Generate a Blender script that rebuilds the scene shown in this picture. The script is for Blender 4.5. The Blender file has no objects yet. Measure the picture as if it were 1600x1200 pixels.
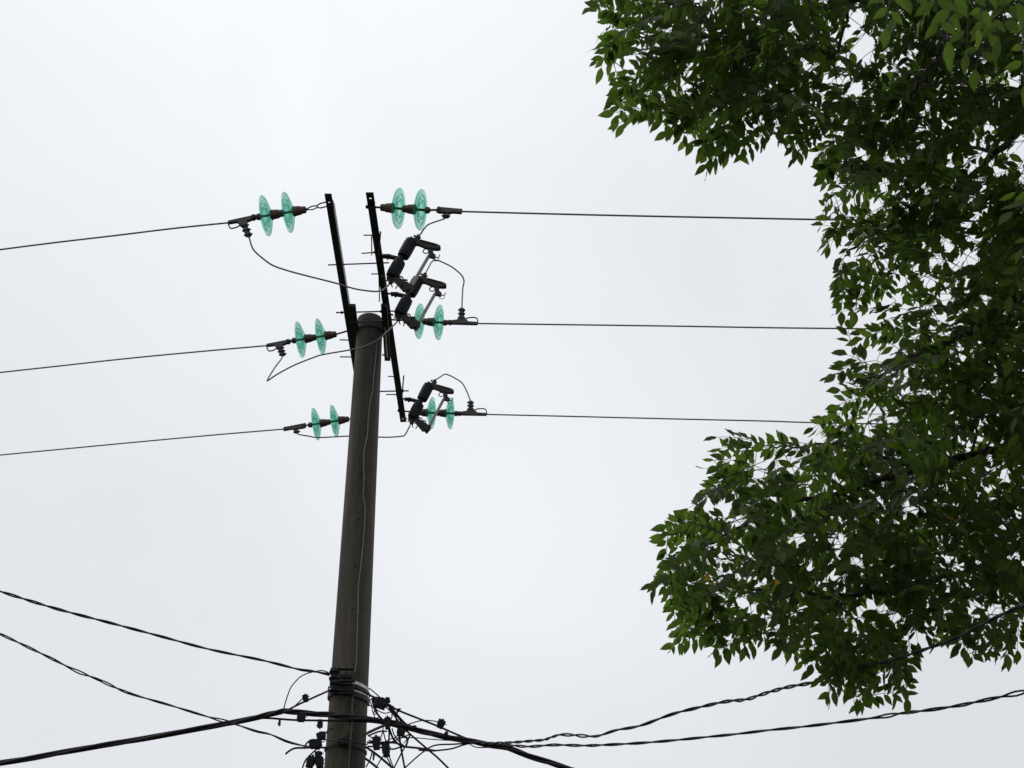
import bpy, math, random
import numpy as np
from mathutils import Vector, Matrix
C = bpy.context.scene
COL = C.collection
R = math.radians
random.seed(11)
rng = np.random.default_rng(5)

# ------------------------------------------------------------------ camera, sky, sun, exposure
F = 2100.0; PITCH = R(32.0); CAMZ = 1.6
cd = bpy.data.cameras.new('camera'); cam = bpy.data.objects.new('camera', cd); COL.objects.link(cam)
cam.location = (0, 0, CAMZ); cam.rotation_euler = (math.pi/2 + PITCH, 0, 0)
cd.sensor_width = 36; cd.lens = 36*F/1600; cd.clip_end = 3000
cd.dof.use_dof = True; cd.dof.focus_distance = 9.0; cd.dof.aperture_fstop = 8.0
C.camera = cam
SUN_EL, SUN_AZ = R(58), R(-62)      # high, left of and beyond the pole
w = bpy.data.worlds.new("World"); C.world = w; w.use_nodes = True
nt = w.node_tree; N = nt.nodes; L = nt.links
bg = N['Background']; bg.inputs['Strength'].default_value = 0.1
sky = N.new('ShaderNodeTexSky'); sky.sky_type = 'NISHITA'; sky.sun_disc = False
sky.sun_elevation = SUN_EL; sky.sun_rotation = SUN_AZ
tc = N.new('ShaderNodeTexCoord')
no = N.new('ShaderNodeTexNoise'); no.inputs['Scale'].default_value = 3.6; no.inputs['Detail'].default_value = 5; no.inputs['Roughness'].default_value = .45
no.inputs['Distortion'].default_value = .6
L.new(tc.outputs['Generated'], no.inputs['Vector'])
# cloud deck: even grey with soft thin and thick patches (direction, sharpness, strength x10)
def mathn(op, a, b_=None):
    q = N.new('ShaderNodeMath'); q.operation = op
    for k_, v_ in ((0, a), (1, b_)):
        if v_ is None: continue
        if isinstance(v_, (int, float)): q.inputs[k_].default_value = v_
        else: L.new(v_, q.inputs[k_])
    return q.outputs[0]
acc = None
for dx_, el_, k_, amp in ((-11.5, 50, 22, 1.75), (-1.3, 24, 75, .55), (22, 14.5, 34, -.65), (-2, 90, 16, 7.0), (-23, 28, 60, -.12)):  # bright zenith lobe, out of view, added to light the leaves from above
    dv = Vector((math.sin(R(dx_))*math.cos(R(el_)), math.cos(R(dx_))*math.cos(R(el_)), math.sin(R(el_))))
    dt = N.new('ShaderNodeVectorMath'); dt.operation = 'DOT_PRODUCT'; L.new(tc.outputs['Generated'], dt.inputs[0]); dt.inputs[1].default_value = dv
    g_ = mathn('MULTIPLY', mathn('EXPONENT', mathn('MULTIPLY', mathn('SUBTRACT', dt.outputs['Value'], 1.0), float(k_))), float(amp))
    acc = g_ if acc is None else mathn('ADD', acc, g_)
deck = mathn('ADD', acc, 8.2)
m1 = N.new('ShaderNodeMapRange'); m1.inputs['From Min'].default_value = .3; m1.inputs['From Max'].default_value = .7
m1.inputs['To Min'].default_value = .962; m1.inputs['To Max'].default_value = 1.038; L.new(no.outputs['Fac'], m1.inputs['Value'])
mu = N.new('ShaderNodeMath'); mu.operation = 'MULTIPLY'; L.new(deck, mu.inputs[0]); L.new(m1.outputs[0], mu.inputs[1])
sc = N.new('ShaderNodeVectorMath'); sc.operation = 'SCALE'; sc.inputs[0].default_value = (.966, .99, 1.03)
L.new(mu.outputs[0], sc.inputs['Scale'])
mx = N.new('ShaderNodeMixRGB'); mx.inputs['Fac'].default_value = .97
L.new(sky.outputs['Color'], mx.inputs['Color1']); L.new(sc.outputs['Vector'], mx.inputs['Color2'])
L.new(mx.outputs['Color'], bg.inputs['Color'])
sd = bpy.data.lights.new('sun', 'SUN'); sd.energy = 1.1; sd.angle = R(14); sd.color = (1, .97, .93)
sun = bpy.data.objects.new('sun', sd); COL.objects.link(sun)
sdir = Vector((math.sin(SUN_AZ)*math.cos(SUN_EL), math.cos(SUN_AZ)*math.cos(SUN_EL), math.sin(SUN_EL)))
sun.rotation_euler = sdir.to_track_quat('Z', 'Y').to_euler()
C.view_settings.view_transform = 'Standard'; C.view_settings.look = 'None'
C.view_settings.exposure = 0; C.view_settings.gamma = 1
C.cycles.max_bounces = 10; C.cycles.transmission_bounces = 10; C.cycles.transparent_max_bounces = 32
C.cycles.caustics_refractive = False; C.cycles.caustics_reflective = False

# ------------------------------------------------------------------ surveying helpers: photo bearings -> world points on real planes
cp, sp = math.cos(PITCH), math.sin(PITCH)
def ray(px, py):
    u = (px-800)/F; v = (600-py)/F
    return Vector((u, cp - v*sp, sp + v*cp))
def V(px, py, D):                      # on the vertical plane y = D
    r = ray(px, py); return Vector((0, 0, CAMZ)) + r*(D/r.y)
ARM_H = 5.42
def P(px, py, h=ARM_H):                # on the horizontal plane h above the eye
    r = ray(px, py); return Vector((0, 0, CAMZ)) + r*(h/r.z)
def Zp(px, py, Z):                     # at distance Z along the view axis
    return Vector((0, 0, CAMZ)) + ray(px, py)*Z
def proj(p):
    q = p - Vector((0, 0, CAMZ)); z = q.y*cp + q.z*sp; y = -q.y*sp + q.z*cp
    return 800 + F*q.x/z, 600 - F*y/z

# ------------------------------------------------------------------ materials
def mat(name, col, rough=.6, metal=0, noise=None, nscale=8, stretch=(1, 1, 1), bump=0, bscale=60, spec=.5):
    m = bpy.data.materials.new(name); m.use_nodes = True
    n = m.node_tree.nodes; l = m.node_tree.links; b = n['Principled BSDF']
    b.inputs['Base Color'].default_value = (*col, 1); b.inputs['Roughness'].default_value = rough
    b.inputs['Metallic'].default_value = metal; b.inputs['Specular IOR Level'].default_value = spec
    if noise or bump:
        t = n.new('ShaderNodeTexCoord'); mp = n.new('ShaderNodeMapping'); mp.inputs['Scale'].default_value = stretch
        l.new(t.outputs['Object'], mp.inputs['Vector'])
    if noise:
        tx = n.new('ShaderNodeTexNoise'); tx.inputs['Scale'].default_value = nscale; tx.inputs['Detail'].default_value = 7
        tx.inputs['Roughness'].default_value = .65
        l.new(mp.outputs[0], tx.inputs['Vector'])
        cr = n.new('ShaderNodeValToRGB'); cr.color_ramp.elements[0].position = .36; cr.color_ramp.elements[1].position = .64
        cr.color_ramp.elements[0].color = (*col, 1); cr.color_ramp.elements[1].color = (*noise, 1)
        l.new(tx.outputs['Fac'], cr.inputs['Fac']); l.new(cr.outputs['Color'], b.inputs['Base Color'])
    if bump:
        t2 = n.new('ShaderNodeTexNoise'); t2.inputs['Scale'].default_value = bscale; t2.inputs['Detail'].default_value = 5
        l.new(mp.outputs[0], t2.inputs['Vector'])
        bp = n.new('ShaderNodeBump'); bp.inputs['Strength'].default_value = bump; bp.inputs['Distance'].default_value = .01
        l.new(t2.outputs['Fac'], bp.inputs['Height']); l.new(bp.outputs[0], b.inputs['Normal'])
    return m
M = {}
M['steel'] = mat('dark_galvanised_steel', (.018, .017, .020), .6, .2, (.034, .030, .028), 18, bump=.3, spec=.3)
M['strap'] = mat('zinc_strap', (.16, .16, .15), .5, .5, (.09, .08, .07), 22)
M['rust'] = mat('rusty_iron_cap', (.13, .068, .040), .75, 0, (.045, .034, .028), 30, bump=.5)
M['clampm'] = mat('weathered_clamp_iron', (.065, .062, .056), .6, .3, (.035, .034, .033), 26, bump=.4)
M['silicone'] = mat('black_silicone', (.006, .007, .009), .65, 0, (.009, .009, .011), 12, spec=.22)
M['tube'] = mat('grey_fuse_tube', (.30, .29, .26), .5, 0, (.20, .19, .165), 16)
M['wire'] = mat('aged_aluminium_wire', (.13, .13, .145), .55, .2, (.09, .09, .10), 20)
M['cable'] = mat('black_cable_sheath', (.013, .011, .014), .6, 0, (.022, .019, .021), 15, spec=.25)
M['white'] = mat('white_band', (.75, .75, .76), .5, 0, (.45, .45, .45), 30)
M['greenwire'] = mat('green_wire', (.17, .22, .18), .6, 0, (.12, .16, .13), 14)
M['greenfilm'] = mat('green_film', (.075, .10, .065), .6, 0, (.055, .07, .05), 14)
M['bark'] = mat('bark', (.055, .038, .026), .85, 0, (.025, .02, .015), 22, (1, 1, .3), bump=.8, bscale=50)
M['twig'] = mat('twig', (.05, .045, .028), .7)
M['moss'] = mat('moss_patch', (.12, .115, .05), .9, 0, (.06, .06, .035), 35, bump=.6)

# concrete of the pole: rain streaks running down, brown and green growth
m = bpy.data.materials.new('weathered_concrete'); m.use_nodes = True; M['concrete'] = m
n = m.node_tree.nodes; l = m.node_tree.links; b = n['Principled BSDF']; b.inputs['Roughness'].default_value = .85
t = n.new('ShaderNodeTexCoord')
def streak(scale, z, detail, lo, hi, c0, c1):
    mp = n.new('ShaderNodeMapping'); mp.inputs['Scale'].default_value = (scale, scale, z); l.new(t.outputs['Object'], mp.inputs['Vector'])
    x = n.new('ShaderNodeTexNoise'); x.inputs['Scale'].default_value = 1; x.inputs['Detail'].default_value = detail; l.new(mp.outputs[0], x.inputs['Vector'])
    r = n.new('ShaderNodeValToRGB'); r.color_ramp.elements[0].position = lo; r.color_ramp.elements[1].position = hi
    r.color_ramp.elements[0].color = (*c0, 1); r.color_ramp.elements[1].color = (*c1, 1); l.new(x.outputs['Fac'], r.inputs['Fac']); return r
a = streak(8, .45, 5, .42, .59, (.034, .028, .022), (.078, .064, .049))
bb = streak(17, .35, 4, .5, .68, (1, 1, 1), (.90, 1.0, .84))
c_ = streak(45, 9, 8, .35, .65, (.75, .75, .75), (1.15, 1.15, 1.15))
q1 = n.new('ShaderNodeMixRGB'); q1.blend_type = 'MULTIPLY'; q1.inputs['Fac'].default_value = 1
q2 = n.new('ShaderNodeMixRGB'); q2.blend_type = 'MULTIPLY'; q2.inputs['Fac'].default_value = .8
l.new(a.outputs[0], q1.inputs[1]); l.new(bb.outputs[0], q1.inputs[2]); l.new(q1.outputs[0], q2.inputs[1]); l.new(c_.outputs[0], q2.inputs[2])
l.new(q2.outputs[0], b.inputs['Base Color'])
bp = n.new('ShaderNodeBump'); bp.inputs['Strength'].default_value = .5; bp.inputs['Distance'].default_value = .004
x = n.new('ShaderNodeTexNoise'); x.inputs['Scale'].default_value = 70; x.inputs['Detail'].default_value = 6
l.new(t.outputs['Object'], x.inputs['Vector']); l.new(x.outputs['Fac'], bp.inputs['Height']); l.new(bp.outputs[0], b.inputs['Normal'])

# toughened green glass: tinted, slightly cloudy with weathering
m = bpy.data.materials.new('green_glass'); m.use_nodes = True; M['glass'] = m
n = m.node_tree.nodes; l = m.node_tree.links; b = n['Principled BSDF']; out = n['Material Output']
b.inputs['Base Color'].default_value = (.09, .32, .26, 1); b.inputs['Roughness'].default_value = .22
tl = n.new('ShaderNodeBsdfTranslucent'); tl.inputs['Color'].default_value = (.18, .52, .42, 1)
ts = n.new('ShaderNodeBsdfTransparent'); ts.inputs['Color'].default_value = (.71, .90, .845, 1)
lw = n.new('ShaderNodeLayerWeight'); lw.inputs['Blend'].default_value = .22
mm = n.new('ShaderNodeMapRange'); mm.inputs['To Min'].default_value = .03; mm.inputs['To Max'].default_value = .62; l.new(lw.outputs['Facing'], mm.inputs['Value'])
ma = n.new('ShaderNodeMixShader'); ma.inputs['Fac'].default_value = .55; l.new(b.outputs[0], ma.inputs[1]); l.new(tl.outputs[0], ma.inputs[2])
mb = n.new('ShaderNodeMixShader'); l.new(mm.outputs[0], mb.inputs['Fac']); l.new(ts.outputs[0], mb.inputs[1]); l.new(ma.outputs[0], mb.inputs[2])
l.new(mb.outputs[0], out.inputs['Surface'])

# leaves: diffuse + light through the blade + waxy sheen, each leaf its own green
def leafmat(name, dark, light, old):
    m = bpy.data.materials.new(name); m.use_nodes = True
    n = m.node_tree.nodes; l = m.node_tree.links; b = n['Principled BSDF']; out = n['Material Output']
    at = n.new('ShaderNodeAttribute'); at.attribute_name = 'shade'
    r = n.new('ShaderNodeValToRGB'); e = r.color_ramp.elements
    e[0].position = 0; e[0].color = (*dark, 1); e[1].position = .985; e[1].color = (*light, 1)
    k = e.new(.9965); k.color = (*old, 1)
    l.new(at.outputs['Fac'], r.inputs['Fac']); l.new(r.outputs[0], b.inputs['Base Color'])
    b.inputs['Roughness'].default_value = .5; b.inputs['Specular IOR Level'].default_value = .15
    tr = n.new('ShaderNodeBsdfTranslucent')
    br = n.new('ShaderNodeMixRGB'); br.blend_type = 'MULTIPLY'; br.inputs[0].default_value = 1; br.inputs[2].default_value = (1.50, 1.75, .66, 1)
    l.new(r.outputs[0], br.inputs[1]); l.new(br.outputs[0], tr.inputs['Color'])
    ms = n.new('ShaderNodeMixShader'); ms.inputs['Fac'].default_value = .62
    l.new(b.outputs[0], ms.inputs[1]); l.new(tr.outputs[0], ms.inputs[2]); l.new(ms.outputs[0], out.inputs['Surface'])
    return m
M['leaf'] = leafmat('leaf', (.033, .058, .022), (.080, .118, .031), (.28, .16, .03))

# ------------------------------------------------------------------ mesh helpers
def tag(o, label, cat, group=None, kind=None):
    o['label'] = label; o['category'] = cat
    if group: o['group'] = group
    if kind: o['kind'] = kind
    return o
def empty(name, loc):
    o = bpy.data.objects.new(name, None); o.location = loc; o.empty_display_size = .1; COL.objects.link(o); return o
def frame(a):
    a = a.normalized(); h = Vector((0, 0, 1)) if abs(a.z) < .9 else Vector((0, 1, 0))
    s = a.cross(h).normalized(); return a, s, s.cross(a).normalized()
def smooth_path(pts, k=6):
    if len(pts) < 3: return list(pts)
    out = []
    for i in range(len(pts)-1):
        p0 = pts[max(i-1, 0)]; p1 = pts[i]; p2 = pts[i+1]; p3 = pts[min(i+2, len(pts)-1)]
        for j in range(k):
            t = j/k
            out.append(.5*((2*p1) + (p2-p0)*t + (2*p0-5*p1+4*p2-p3)*t*t + (3*p1-p0-3*p2+p3)*t**3))
    out.append(pts[-1]); return out
class MB:
    def __init__(s): s.v = []; s.f = []
    def add(s, vs, fs):
        o = len(s.v); s.v += [tuple(x) for x in vs]; s.f += [tuple(i+o for i in f) for f in fs]; return s
    def tube(s, pts, r, n=8, cap=True):
        pts = [Vector(p) for p in pts]; m_ = len(pts); rs = r if isinstance(r, (list, tuple)) else [r]*m_
        vs = []; up = None
        for i, p in enumerate(pts):
            d = (pts[min(i+1, m_-1)] - pts[max(i-1, 0)])
            if d.length < 1e-9: d = Vector((0, 0, 1))
            d.normalize()
            if up is None: _, up, _ = frame(d)
            up = (up - d*up.dot(d))
            if up.length < 1e-6: _, up, _ = frame(d)
            up.normalize(); q = d.cross(up)
            for j in range(n):
                a = 2*math.pi*j/n; vs.append(p + (up*math.cos(a) + q*math.sin(a))*rs[i])
        fs = [(i*n+j, i*n+(j+1) % n, (i+1)*n+(j+1) % n, (i+1)*n+j) for i in range(m_-1) for j in range(n)]
        if cap: fs += [tuple(range(n))[::-1], tuple((m_-1)*n+j for j in range(n))]
        return s.add(vs, fs)
    def box(s, c, ax, ay, az, bev=0):       # half-extent vectors
        c = Vector(c)
        if bev <= 0:
            vs = [c + ax*i + ay*j + az*k for k in (-1, 1) for j in (-1, 1) for i in (-1, 1)]
            return s.add(vs, [(0, 2, 3, 1), (4, 5, 7, 6), (0, 1, 5, 4), (2, 6, 7, 3), (0, 4, 6, 2), (1, 3, 7, 5)])
        lx, ly = ax.length, ay.length; b_ = min(bev, lx*.45, ly*.45); x_, y_ = 1-b_/lx, 1-b_/ly
        poly = [(-1, -y_), (-x_, -1), (x_, -1), (1, -y_), (1, y_), (x_, 1), (-x_, 1), (-1, y_)]
        return s.prism([c - az + ax*i + ay*j for i, j in poly], az*2)
    def prism(s, poly, ext):
        n_ = len(poly); vs = [Vector(p) for p in poly] + [Vector(p)+ext for p in poly]
        return s.add(vs, [tuple(range(n_))[::-1], tuple(range(n_, 2*n_))] + [(i, (i+1) % n_, n_+(i+1) % n_, n_+i) for i in range(n_)])
    def lathe(s, o, a, prof, n=24, close=False):     # prof: (distance along axis, radius)
        a, p, q = frame(Vector(a)); vs = []
        for t_, r_ in prof:
            for j in range(n):
                k = 2*math.pi*j/n; vs.append(Vector(o) + a*t_ + (p*math.cos(k)+q*math.sin(k))*max(r_, 1e-5))
        m_ = len(prof)
        fs = [(i*n+j, i*n+(j+1) % n, (i+1)*n+(j+1) % n, (i+1)*n+j) for i in range(m_-1) for j in range(n)]
        if close: fs += [((m_-1)*n+j, (m_-1)*n+(j+1) % n, (j+1) % n, j) for j in range(n)]
        else: fs += [tuple(range(n))[::-1], tuple((m_-1)*n+j for j in range(n))]
        return s.add(vs, fs)
    def ring(s, c, nrm, r, rt, a0=0, a1=2*math.pi, squash=1, along=None):
        nrm = Vector(nrm).normalized()
        if along is None: _, p, q = frame(nrm)
        else: p = Vector(along).normalized(); q = nrm.cross(p)
        k = 20; pts = [Vector(c) + p*math.cos(a0+(a1-a0)*i/k)*r + q*math.sin(a0+(a1-a0)*i/k)*r*squash for i in range(k+1)]
        return s.tube(pts, rt, 6, cap=abs(a1-a0-2*math.pi) > .01)
    def build(s, name, mt, parent=None, smooth=True):
        me = bpy.data.meshes.new(name); org = Vector((0, 0, 0))
        if parent is not None: org = wloc(parent)
        elif s.v: org = Vector(s.v[0])
        me.from_pydata([tuple(Vector(v)-org) for v in s.v], [], s.f); me.materials.append(mt)
        if smooth:
            me.polygons.foreach_set('use_smooth', [True]*len(me.polygons))
            try: me.set_sharp_from_angle(angle=R(38))
            except Exception: pass
        me.update()
        o = bpy.data.objects.new(name, me); COL.objects.link(o)
        if parent is not None:
            o.parent = parent
        else: o.location = org
        return o
def wloc(o):
    v = Vector(o.location)
    while o.parent: o = o.parent; v = v + Vector(o.location)
    return v
X, Y, Z3 = Vector((1, 0, 0)), Vector((0, 1, 0)), Vector((0, 0, 1))

# ------------------------------------------------------------------ ground
g = MB(); g.add([(-600, -600, 0), (600, -600, 0), (600, 600, 0), (-600, 600, 0)], [(0, 1, 2, 3)])
go = g.build('ground', mat('earth_and_asphalt', (.05, .05, .045), .9, 0, (.035, .04, .025), .4), None, False); go['kind'] = 'structure'

# ------------------------------------------------------------------ the pole
POLE_D = 7.9; TOP_H = 5.48
def pole_x(h): return -1.008 + (4.93-h)*.009
def pole_r(h): return (.190 + (4.93-h)/54)/2
pole = empty('utility_pole', (pole_x(-CAMZ), POLE_D, 0))
tag(pole, 'tall tapering round concrete utility pole streaked brown, carrying two dark steel crossarms', 'utility pole')
b = MB(); hs = [-CAMZ + (TOP_H-.006+CAMZ)*i/30 for i in range(31)]
nseg = 64; vs = []; fs = []
for h in hs + [TOP_H]:
    rr = pole_r(h) - (.006 if h == TOP_H else 0)
    for j in range(nseg):
        k = 2*math.pi*j/nseg; vs.append((pole_x(h)+rr*math.cos(k), POLE_D+rr*math.sin(k), CAMZ+h))
nr = len(hs)+1
fs = [(i*nseg+j, i*nseg+(j+1) % nseg, (i+1)*nseg+(j+1) % nseg, (i+1)*nseg+j) for i in range(nr-1) for j in range(nseg)]
fs += [tuple(range(nseg))[::-1], tuple((nr-1)*nseg+j for j in range(nseg))]
b.add(vs, fs); b.build('shaft', M['concrete'], pole)
def on_pole(px, py, off=.0):           # point on the camera-facing skin of the pole
    r_ = ray(px, py); D = POLE_D
    for _ in range(6):
        p = V(px, py, D); h = p.z-CAMZ; dx = p.x-pole_x(h); rr = pole_r(h)+off
        D = POLE_D - math.sqrt(max(rr*rr-dx*dx, 0))
    return V(px, py, D)
for px, py in ((564, 741), (560, 811), (570, 676), (556, 884), (556, 1101), (551, 952)):
    p = on_pole(px, py, .0015); MB().lathe(p - Y*-.004, -Y, [(0, .0055), (.007, .0055), (.008, .003)], 10).build('hole_plug', M['silicone'], pole)
# bands round the pole
def band(h, th, off, mt, name, a0=0, a1=360, tilt=0, hh=.02):
    k = 48; vs = []; fs = []
    for i in range(k+1):
        a = R(a0+(a1-a0)*i/k)
        for dr, dz in ((0, -hh), (th, -hh), (th, hh), (0, hh)):
            rr = pole_r(h)+off+dr; vs.append((pole_x(h)+rr*math.cos(a), POLE_D+rr*math.sin(a), CAMZ+h+dz+tilt*rr*math.cos(a)))
    for i in range(k):
        for j in range(4): fs.append((i*4+j, i*4+(j+1) % 4, i*4+4+(j+1) % 4, i*4+4+j))
    if a1-a0 < 360: fs += [(0, 1, 2, 3), (k*4+3, k*4+2, k*4+1, k*4)]
    return MB().add(vs, fs).build(name, mt, pole)
band(5.365, .005, .001, M['steel'], 'band_clamp', hh=.007)

# crossarms: L-angle steel with punched holes
def beam(name, a, b_, w0, hgt, holes, side, parent=pole):
    d = (b_-a); Ln = d.length; d.normalize(); s = d.cross(Z3).normalized()*-1
    if s.x < 0: s = -s
    o = MB(); th = .007; hw = .008
    segs = []; t_ = 0
    for q in sorted(holes):
        segs.append((t_, q-hw, 0)); segs.append((q-hw, q+hw, 1)); t_ = q+hw
    segs.append((t_, Ln, 0))
    for t0, t1, hole in segs:
        c = a + d*(t0+t1)/2; hl = d*(t1-t0)/2
        if not hole: o.box(c, hl, s*w0/2, Z3*th/2)
        else:
            k = (w0/2-.008)/2
            for g_ in (-1, 1): o.box(c + s*g_*(.008+k), hl, s*k, Z3*th/2)
    o.box(a + d*.125 + Z3*(.012+th/2), d*.006, s*w0/2*.9, Z3*.012)
    ob = o.build(name, M['steel'], parent, False)
    MB().box(a + d*(.15+(Ln-.15)/2) + s*side*(w0/2-th/2) + Z3*(hgt/2+th/2), d*(Ln-.15)/2, s*th/2, Z3*hgt/2).build('flange', M['strap'] if side > 0 else M['steel'], ob, False)  # left arm only: paler zinc colour stands in for sky light on this face
    return ob, d, s
A0, A1 = P(512.5, 303), P(553, 600)
B0, B1 = P(577.5, 301), P(630.3, 659)
A1 = P(571, 668)
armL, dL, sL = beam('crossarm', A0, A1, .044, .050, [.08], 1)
armR, dR, sR = beam('crossarm', B0, B1, .048, .050, [.055, (B1-B0).length-.045], -1)
# short clamping channels between pole and arms
for (x0, y0, x1, y1, w_) in ((549.5, 478, 557, 540, .052), (600, 477.5, 605.5, 563, .042)):
    a, b_ = P(x0, y0, 5.36), P(x1, y1, 5.36); d = (b_-a).normalized(); s = d.cross(Z3).normalized()
    o = MB(); o.box((a+b_)/2+Z3*.006, (b_-a)/2, s*w_/2, Z3*.012);
    o.build('clamping_channel', M['steel'], pole, False)
def rod(x0, y0, x1, y1, r=.0042, nuts=(), h=ARM_H+.02, name='tie_bolt', mt='steel'):
    a, b_ = P(x0, y0, h), P(x1, y1, h); o = MB(); o.tube([a, b_], r, 8)
    d = (b_-a).normalized()
    for q in nuts: o.lathe(a.lerp(b_, q)-d*.006, d, [(0, r*2.1), (.012, r*2.1)], 6)
    return o.build(name, M[mt], pole)
rod(512.5, 414, 608, 410.5, .0048, (.83,))
rod(568, 367.5, 584, 367.5, .0042); rod(565, 396, 590, 394, .0042, (.8,)); rod(580, 428, 600, 428, .0042)
rod(525, 488.5, 618, 486, .0052, (.1, .22, .76))
rod(531, 531, 552, 531.5, .0048, (.75,)); rod(531, 557.5, 556, 558, .0048, (.8,))
rod(606, 588, 622, 588.5, .0042); rod(585, 611.8, 638.5, 610.6, .0055, (.83,)); rod(603, 616.5, 624, 616.5, .0045, (.8,))
rod(597, 554.5, 620, 554.5, .006, (.2, .7))
rod(516, 316, 521, 315.5, .007, (.6,)); rod(516, 327, 522.5, 326.5, .007, (.6,))
for x0, y0, x1, y1 in ((580.6, 369, 580.9, 397), (592, 430, 593, 470), (619, 589, 621, 617)):
    o = MB(); a, b_ = P(x0, y0, ARM_H+.01), P(x1, y1, ARM_H+.01); o.box((a+b_)/2, (b_-a)/2, X*.003, Z3*.012); o.build('backing_strip', M['steel'], pole, False)
for x0, y0, x1, y1 in ((594.6, 362, 591.5, 398), (600, 424, 602.5, 462), (630.8, 587, 627.8, 623)):
    o = MB(); a, b_ = P(x0, y0, ARM_H-.012), P(x1, y1, ARM_H-.012); o.box((a+b_)/2, (b_-a)/2, X*.005, Z3*.004); o.build('fixing_strap', M['strap'], pole, False)
# M-shaped pads & tension plate on the front of the pole top
o = MB(); a, b_ = P(553, 506, 5.33), P(600, 504, 5.33)
o.tube([a-Y*.02, b_-Y*.02], .0055, 8); o.build('band_bolt', M['steel'], pole)
o = MB(); a, b_ = V(601, 502, 7.82), V(605, 560, 7.82)
o.box((a+b_)/2, X*.004, Y*.02, (b_-a)/2*.98); o.build('flat_bar', M['strap'], pole, False)
# moss patch, cable bracket
p = on_pole(543, 1138, .002); b = MB(); k = 20; pts = []
for i in range(k):
    a = 2*math.pi*i/k; rr = 1+.25*math.sin(3*a+1)+.12*math.sin(7*a)
    pts.append(on_pole(543+9*rr*math.cos(a), 1139+11*rr*math.sin(a), .0025))
b.add([p-Y*.002]+pts, [(0, i+1, (i+1) % k+1) for i in range(k)]); b.build('moss_patch', M['moss'], pole)

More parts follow.
